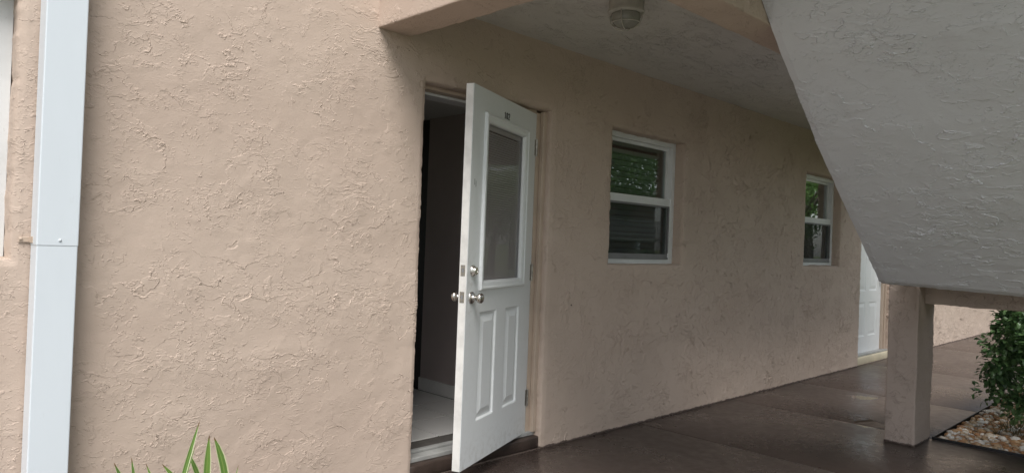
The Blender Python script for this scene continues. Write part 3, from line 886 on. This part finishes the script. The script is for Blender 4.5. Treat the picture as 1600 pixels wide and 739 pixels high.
# ------------------------------------------------------------------ staircase
st = empty("staircase", (5.68, -1.47, 0))
tag(st, "grey plastered staircase rising over the walkway on a square pillar", "staircase")
st_off = Matrix.Translation((-5.68, 1.47, 0))
def stair_part(mb, name, mat, **kw):
    o = mb.build(name, mat, st, **kw); o.matrix_parent_inverse = st_off; return o
poly = [(2.72, 2.80), (2.90, 2.63), (3.075, 2.458), (3.174, 2.359), (3.30, 2.240), (3.428, 2.139), (3.683, 1.927), (4.098, 1.614), (4.422, 1.388), (4.749, 1.157)]
def flight():
    YA, YB = -1.54, -2.82
    pts = []
    for (xa, za), (xb, zb) in zip(poly, poly[1:]):
        n = max(1, round(math.hypot(xb - xa, zb - za) / 0.035))
        pts += [(xa + (xb - xa) * i / n, za + (zb - za) * i / n) for i in range(n)]
    pts.append(poly[-1])
    pts += [(4.80, 1.140), (5.0, 1.134), (5.485, 1.132)]
    ny = 34
    V, Fc = [], []
    for (x, z) in pts:
        for j in range(ny + 1):
            y = YA + (YB - YA) * j / ny
            k = max(0, min(1, (x - 2.8) / 1.95))
            dz = -0.028 * k * (YA - y) / 0.86
            nz = 0.006 * noise.noise((x * 2.5, y * 2.5, 1)) + 0.0025 * noise.noise((x * 9, y * 9, 4)) + 0.0015 * noise.noise((x * 25, y * 25, 4))
            if j == 0: nz += 0.006
            V.append((x + nz * 0.6, y + (0.004 * noise.noise((x * 11, 2, 7)) if j == 0 else 0), z + dz + nz))
    for i in range(len(pts) - 1):
        for j in range(ny):
            Fc.append((i * (ny + 1) + j, (i + 1) * (ny + 1) + j, (i + 1) * (ny + 1) + j + 1, i * (ny + 1) + j + 1))
    # sides up to the stepped top
    def top(x):
        return 1.42 if x > 4.72 else min(2.86, 1.42 + math.ceil((4.72 - x) / 0.25) * 0.18)
    for j, y in ((0, YA), (ny, YB)):
        for i in range(len(pts) - 1):
            a, b = i * (ny + 1) + j, (i + 1) * (ny + 1) + j
            xm = (pts[i][0] + pts[i + 1][0]) / 2
            n = len(V); V.append((V[a][0], V[a][1], top(xm))); V.append((V[b][0], V[b][1], top(xm)))
            Fc.append((a, b, n + 1, n))
    mb = MB(); mb.add(V, Fc)
    return mb
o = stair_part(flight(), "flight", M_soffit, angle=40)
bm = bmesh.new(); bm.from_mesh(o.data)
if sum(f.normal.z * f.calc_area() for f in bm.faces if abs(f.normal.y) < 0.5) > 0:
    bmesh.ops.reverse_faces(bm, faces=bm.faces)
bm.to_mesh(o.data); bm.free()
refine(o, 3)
x, z = 4.72, 1.42
k = 0
while z < 2.84:
    mb = MB(); z2 = min(z + 0.18, 2.86)
    mb.box(x - 0.25, x + 0.02, -2.82, -1.545, z2 - 0.045, z2, 0.006); mb.box(x - 0.012, x, -2.815, -1.55, z - 0.001, z2 - 0.046)
    stair_part(mb, "tread", M_step); x -= 0.25; z = z2
mb = MB(); rough_box(mb, 1.75, 2.715, -2.82, -1.539, 2.62, 2.86, 0.08); stair_part(mb, "landing", M_soffit, smooth=True)  # unseen top landing, added to shade the outer beam and upper corridor
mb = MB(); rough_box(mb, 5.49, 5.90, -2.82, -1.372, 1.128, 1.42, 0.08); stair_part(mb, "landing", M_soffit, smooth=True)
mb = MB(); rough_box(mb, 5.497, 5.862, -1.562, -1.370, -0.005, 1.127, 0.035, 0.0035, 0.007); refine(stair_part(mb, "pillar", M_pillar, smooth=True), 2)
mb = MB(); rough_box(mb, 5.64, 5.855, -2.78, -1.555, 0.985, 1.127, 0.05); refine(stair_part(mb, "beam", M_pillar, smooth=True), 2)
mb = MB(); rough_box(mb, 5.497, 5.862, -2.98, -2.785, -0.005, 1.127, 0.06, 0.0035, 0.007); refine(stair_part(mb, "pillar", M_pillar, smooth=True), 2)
y, z = -2.82, 1.42
while z > 0.2:
    z -= 0.178
    mb = MB(); mb.box(4.8, 5.9, y - 0.28, y, z - 0.19, z, 0.006); stair_part(mb, "tread", M_step); y -= 0.26

# ------------------------------------------------------------------ gravel bed, edging, hedge
rnd = random.Random(4)
bedx0, bedx1, bedy0, bedy1 = 5.87, 11.5, -3.4, -1.592
sheet("gravel_bed", bedx0 - 0.01, bedx1, bedy0, bedy1 + 0.01, -0.03, M_soil)
mb = MB()
mb.box(5.862, 11.5, -1.588, -1.578, -0.08, 0.018, 0.003)
mb.box(5.851, 5.8615, -3.4, -1.578, -0.08, 0.018, 0.003)
o = mb.build("garden_edging", M_black)
tag(o, "black plastic edging strip round the pebble bed by the pillar", "edging")

def pebbles():
    proto = []
    for s in range(5):
        bm = bmesh.new(); bmesh.ops.create_icosphere(bm, subdivisions=1, radius=1)
        for v in bm.verts:
            v.co *= 1 + 0.28 * noise.noise(v.co * 1.1 + Vector((s * 7, 0, 0)))
        bm.verts.index_update()
        proto.append(([v.co.copy() for v in bm.verts], [[v.index for v in f.verts] for f in bm.faces])); bm.free()
    V, Fc = [], []
    for i in range(4800):
        x = bedx0 + (rnd.random() ** 1.5) * 3.3; y = bedy1 - 0.012 - rnd.random() ** 1.2 * 1.5
        r = rnd.choice((0.012, 0.015, 0.018, 0.021, 0.025, 0.030))
        if x < bedx0 + r or y > bedy1 - r: continue
        vs, fs = rnd.choice(proto)
        m = Matrix.Translation((x, y, -0.022 + rnd.random() * 0.028 + r * 0.2)) @ Matrix.Rotation(rnd.random() * 6.3, 4, 'Z') @ Matrix.Rotation(rnd.uniform(-.4, .4), 4, 'X') @ Matrix.Diagonal((r * rnd.uniform(1.0, 1.5), r, r * rnd.uniform(0.55, 0.8), 1))
        n = len(V); V += [m @ v for v in vs]; Fc += [[a + n for a in f] for f in fs]
    me = bpy.data.meshes.new("gravel"); me.from_pydata([v[:] for v in V], [], Fc)
    for p in me.polygons: p.use_smooth = True
    me.materials.append(M_pebble)
    tag(link(bpy.data.objects.new("gravel", me)), kind="stuff")
pebbles()

def leaf(V, Fc, c, d, up, L, W):
    """a small folded leaf of four faces"""
    s = d.cross(up).normalized() * W
    n = s.cross(d).normalized()
    i = len(V)
    V += [c[:], (c + d * L * .35 + s - n * W * -.3)[:], (c + d * L * .75 + s * .7 - n * L * .05)[:], (c + d * L - n * L * .14)[:], (c + d * L * .75 - s * .7 - n * L * .05)[:], (c + d * L * .35 - s - n * W * -.3)[:], (c + d * L * .5)[:]]
    Fc += [(i, i + 1, i + 6), (i + 1, i + 2, i + 3, i + 6), (i + 6, i + 3, i + 4, i + 5), (i, i + 6, i + 5)]

def rand_dir(r):
    z = r.uniform(-1, 1); a = r.uniform(0, 2 * math.pi); q = math.sqrt(1 - z * z)
    return Vector((q * math.cos(a), q * math.sin(a), z))

def mesh_of(name, V, Fc, mat, parent=None, smooth=False):
    me = bpy.data.meshes.new(name); me.from_pydata([tuple(v) for v in V], [], Fc)
    if smooth:
        for p in me.polygons: p.use_smooth = True
    me.materials.append(mat)
    return link(bpy.data.objects.new(name, me), parent)

hedge = empty("hedge", (7.4, -2.5, 0))
tag(hedge, "dark green leafy shrub growing out of the pebbles under the stair landing", "shrub")
V, Fc = [], []
r = random.Random(11)
cl = []
for i in range(190):
    x = r.uniform(6.52, 8.9); y = r.uniform(-3.15, -1.95); z = r.uniform(0.16, 1.20)
    cl.append(Vector((x, y, z)))
for i in range(95):       # the side towards the camera
    z = r.uniform(0.20, 1.2)
    cl.append(Vector((6.45 + 0.10 * noise.noise((z * 4, 1, 2)) + (0.10 if z < 0.35 else 0) + r.uniform(0, .12), r.uniform(-3.0, -1.90) + 0.08 * noise.noise((z * 5, 4, 2)), z)))
for i in range(60):
    z = r.uniform(0.25, 1.2)
    cl.append(Vector((r.uniform(6.5, 8.0), -1.92 + 0.10 * noise.noise((z * 4, 7, 2)), z)))
for c in cl:
    c += Vector((-0.16, 0.055 + 0.05 * math.exp(-((c.z - 0.38) / 0.16) ** 2) - (0.06 if c.z < 0.2 else 0), 0))
    c.y += r.uniform(-0.05, 0.05); R0 = r.uniform(0.06, 0.14)
    for k in range(r.randint(34, 52)):
        o_ = rand_dir(r) * R0 * r.uniform(0.5, 1.0)
        o_.z *= 0.85
        d = (o_.normalized() * 0.8 + rand_dir(r) * 0.7 + Vector((0, 0, -0.15))).normalized()
        leaf(V, Fc, c + o_, d, Vector((r.uniform(-.4, .4), r.uniform(-.4, .4), 1)), r.uniform(0.034, 0.060), r.uniform(0.012, 0.021))
off = Vector((7.4, -2.5, 0))
mesh_of("foliage", [Vector(v) - off for v in V], Fc, M_hedge, hedge)
for i in range(14):
    x, y = r.uniform(6.6, 8.2), r.uniform(-2.9, -2.0)
    mb = MB(); p = [Vector((x, y, -0.04)) - off]
    for k in range(5): p.append(p[-1] + Vector((r.uniform(-.06, .06), r.uniform(-.06, .06), 0.19)))
    mb.tube(p, [0.012, 0.011, 0.009, 0.007, 0.005, 0.004], 6); mb.build("stem", M_bark, hedge, smooth=True)
V, Fc = [], []
for i in range(1500):
    x = r.uniform(6.35, 8.5); y = r.uniform(-3.1, -1.80)
    if y > -1.85 - 0.1 * noise.noise((x * 3, 0, 0)): continue
    b = Vector((x, y, -0.01)); h = r.uniform(0.05, 0.15); q = Vector((r.uniform(-.07, .07), r.uniform(-.07, .07), h)); s = Vector((0.0025, -0.0025, 0))
    n = len(V); V += [b - s, b + s, b + q * .6 + s * .8, b + q * .6 - s * .8, b + q + Vector((q.x, q.y, 0)) * .6]; Fc += [(n, n + 1, n + 2, n + 3), (n + 3, n + 2, n + 4)]
tag(mesh_of("undergrowth", V, Fc, M_straw), kind="stuff")

# ------------------------------------------------------------------ strap-leaved plants at the foot of the wall
def strap(root, pts, w, off):
    w *= 0.86
    """pts: world points along the blade; w: half width; folded along the midrib"""
    P_ = [Vector(p) for p in pts]
    # smooth through the points
    m = 14
    C = []
    for i in range(m + 1):
        t = i / m
        a, b, c = P_
        C.append(a * (1 - t) ** 2 + b * 2 * t * (1 - t) + c * t * t)
    me = bpy.data.meshes.new("leaf")
    V, Fc, UV = [], [], []
    view = Vector((-0.3, -1, 0.2)).normalized()
    for i, p in enumerate(C):
        t = i / m
        d = (C[min(i + 1, m)] - C[max(i - 1, 0)]).normalized()
        s = d.cross(view).normalized()
        n = s.cross(d).normalized()
        ww = w * min(1, 0.5 + t * 0.8) * (1 - max(0, (t - 0.80) / 0.20) ** 1.9) + 0.0004
        for u in (-1, -0.72, 0, 0.72, 1):
            V.append((p + s * ww * u + n * ww * (0.55 * abs(u)) - off)[:]); UV.append(((u + 1) / 2, t))
    for i in range(m):
        for j in range(4):
            a = i * 5 + j
            Fc.append((a, a + 1, a + 6, a + 5))
    me.from_pydata(V, [], Fc)
    uvl = me.uv_layers.new(name="UVMap")
    for lp in me.loops: uvl.data[lp.index].uv = UV[lp.vertex_index]
    for p in me.polygons: p.use_smooth = True
    me.materials.append(M_strap)
    link(bpy.data.objects.new("leaf", me), root)

def plant(base, label, blades):
    root = empty("strap_leaf_plant", base)
    tag(root, label, "plant", "variegated plants along the wall foot")
    b0 = Vector(base)
    for tip, midk, w in blades:
        tip = Vector(tip)
        st_ = b0 + Vector(((tip.x - b0.x) * 0.12, (tip.y - b0.y) * 0.12, 0))
        mid = st_.lerp(tip, 0.5) + Vector(midk)
        strap(root, (st_, mid, tip), w, b0)
    return root
plant((0.86, -0.55, -0.05), "variegated strap-leaf plant with low leaf tips, nearer the downspout", [
    ((0.735, -0.55, 0.545), (0.06, 0, 0.05), 0.012), ((0.784, -0.56, 0.555), (0.01, 0, 0.03), 0.009), ((0.70, -0.62, 0.40), (0.03, 0, 0.10), 0.012),
    ((0.842, -0.52, 0.515), (0.09, 0, 0.04), 0.008), ((1.004, -0.55, 0.640), (-0.045, 0, -0.02), 0.0095), ((1.006, -0.52, 0.552), (-0.03, 0, 0.0), 0.0028),
    ((0.78, -0.66, 0.38), (0.0, -.02, 0.12), 0.012), ((0.93, -0.45, 0.40), (0, .02, .1), .010)])
plant((1.07, -0.55, -0.05), "variegated strap-leaf plant with two broad pale-edged upright leaves", [
    ((1.027, -0.58, 0.594), (-0.016, 0.03, 0.0), 0.0155), ((1.056, -0.55, 0.575), (0.095, -0.02, 0.08), 0.0165),
    ((0.884, -0.55, 0.512), (0.08, 0, 0.09), 0.013), ((0.985, -0.50, 0.525), (0.07, 0, 0.07), 0.012), ((1.150, -0.55, 0.458), (-0.01, 0, 0.05), 0.004),
    ((1.048, -0.51, 0.532), (0.01, 0, 0.0), 0.012), ((1.085, -0.62, 0.450), (0.0, 0, 0.05), 0.010), ((0.96, -0.66, 0.40), (0.02, 0, 0.12), 0.013), ((1.25, -0.62, 0.35), (-0.03, 0, 0.14), 0.013)])

# ------------------------------------------------------------------ what stands across the lawn (seen in the panes), plus an added row against low sky light
def tree(x, y, h, cr, label, seed, group="trees on the lawn across from the building"):
    r = random.Random(seed)
    root = empty("tree", (x, y, -0.09))
    tag(root, label, "tree", group)
    mb = MB(); top = Vector((r.uniform(-.3, .3), r.uniform(-.3, .3), h * 0.62))
    mb.tube([(0, 0, 0), (top.x * .3, top.y * .3, h * .22), top * .7, top], [0.16, 0.13, 0.10, 0.05], 8)
    ends = []
    for i in range(9):
        a = i * 2.4; s = Vector((top.x * .5, top.y * .5, h * r.uniform(.40, .52)))
        e = s + Vector((math.cos(a) * cr * .7, math.sin(a) * cr * .7, h * r.uniform(.06, .34)))
        mb.tube([s, s.lerp(e, .5) + Vector((0, 0, .12)), e], [0.055, 0.035, 0.015], 6); ends.append(e); ends.append(s.lerp(e, .6))
    mb.build("trunk", M_bark, root, smooth=True)
    V, Fc = [], []
    for i in range(85 if y > -12 and x > 0 else 60):
        c = r.choice(ends) + rand_dir(r) * cr * 0.35
        for k in range(60):
            o_ = rand_dir(r) * cr * 0.24 * r.random() ** .4
            d = (rand_dir(r) + Vector((0, 0, -.3))).normalized()
            leaf(V, Fc, c + o_, d, Vector((r.uniform(-.5, .5), r.uniform(-.5, .5), 1)), r.uniform(.11, .20), r.uniform(.035, .055))
    mesh_of("crown", V, Fc, M_tree, root)
tree(12.5, -8.2, 7.2, 2.2, "bushy green lawn tree nearest the stair", 21)
tree(15.5, -9.0, 6.8, 2.1, "green lawn tree between two taller ones", 22)
tree(18.5, -11.5, 7.6, 2.6, "tallest green lawn tree in front of the pale block", 23)
tree(25.0, -7.2, 6.0, 2.4, "green lawn tree nearest the far end of the stair", 28)
tree(36.0, -11.6, 8.5, 3.4, "broad lawn tree standing behind the one nearest the stair", 41)
tree(46.0, -16.0, 9.5, 4.0, "farthest and broadest of the lawn trees", 42)
tree(27.0, -1.2, 4.6, 2.2, "low green tree at the far end of the walkway", 25)
tree(31.0, -4.5, 5.5, 2.6, "broad green tree past the far end of the walkway", 26)
tree(36.0, -0.5, 6.5, 3.0, "tall green tree behind the far end of the walkway", 27)
for i, (x, y) in enumerate(((-7, -11.5), (-2, -10.5), (3, -11), (7.5, -11.5), (22, -16))):  # unseen trees added behind the camera to block low sky light
    tree(x, y, 8.2 + (i % 3) * 0.7, 3.0, ["leafy green tree farthest left in the row behind the viewer", "leafy green tree second in the row behind the viewer", "leafy green tree in the middle of the row behind the viewer", "leafy green tree fourth in the row behind the viewer", "leafy green tree at the right end of the row behind the viewer"][i], 30 + i)

ob = empty("apartment_block", (22, -25, -0.85))
tag(ob, "pale two-storey apartment block with white balcony rails across the lawn", "building")
def part(mb, name, mat): return mb.build(name, mat, ob)
mb = MB(); mb.box(-20, 20, -8, 0, 0, 5.6); part(mb, "wall", M_pillar)
mb = MB(); mb.box(-20.5, 20.5, -8.5, 2.0, 5.62, 5.9); part(mb, "roof", M_ceil)
mb = MB(); mb.box(-20, 20, 0.01, 1.6, 2.6, 2.85); part(mb, "walkway_slab", M_ceil)
mb = MB()
mb.box(-20, 20, 1.50, 1.56, 3.80, 3.88); mb.box(-20, 20, 1.50, 1.56, 2.95, 3.01)
for i in range(200): mb.box(-20 + i * .2, -20 + i * .2 + .04, 1.51, 1.55, 3.01, 3.80)
part(mb, "railing", M_white)
for i in range(11):
    mb = MB(); mb.box(-19.9 + i * 3.96, -19.6 + i * 3.96, 1.3, 1.59, 0, 2.6); part(mb, "post", M_white)
for z in (1.0, 3.6):
    for i in range(9):
        mb = MB(); mb.box(-18 + i * 4.2, -16.6 + i * 4.2, 0.005, 0.05, z, z + 1.2); part(mb, "window", M_black)
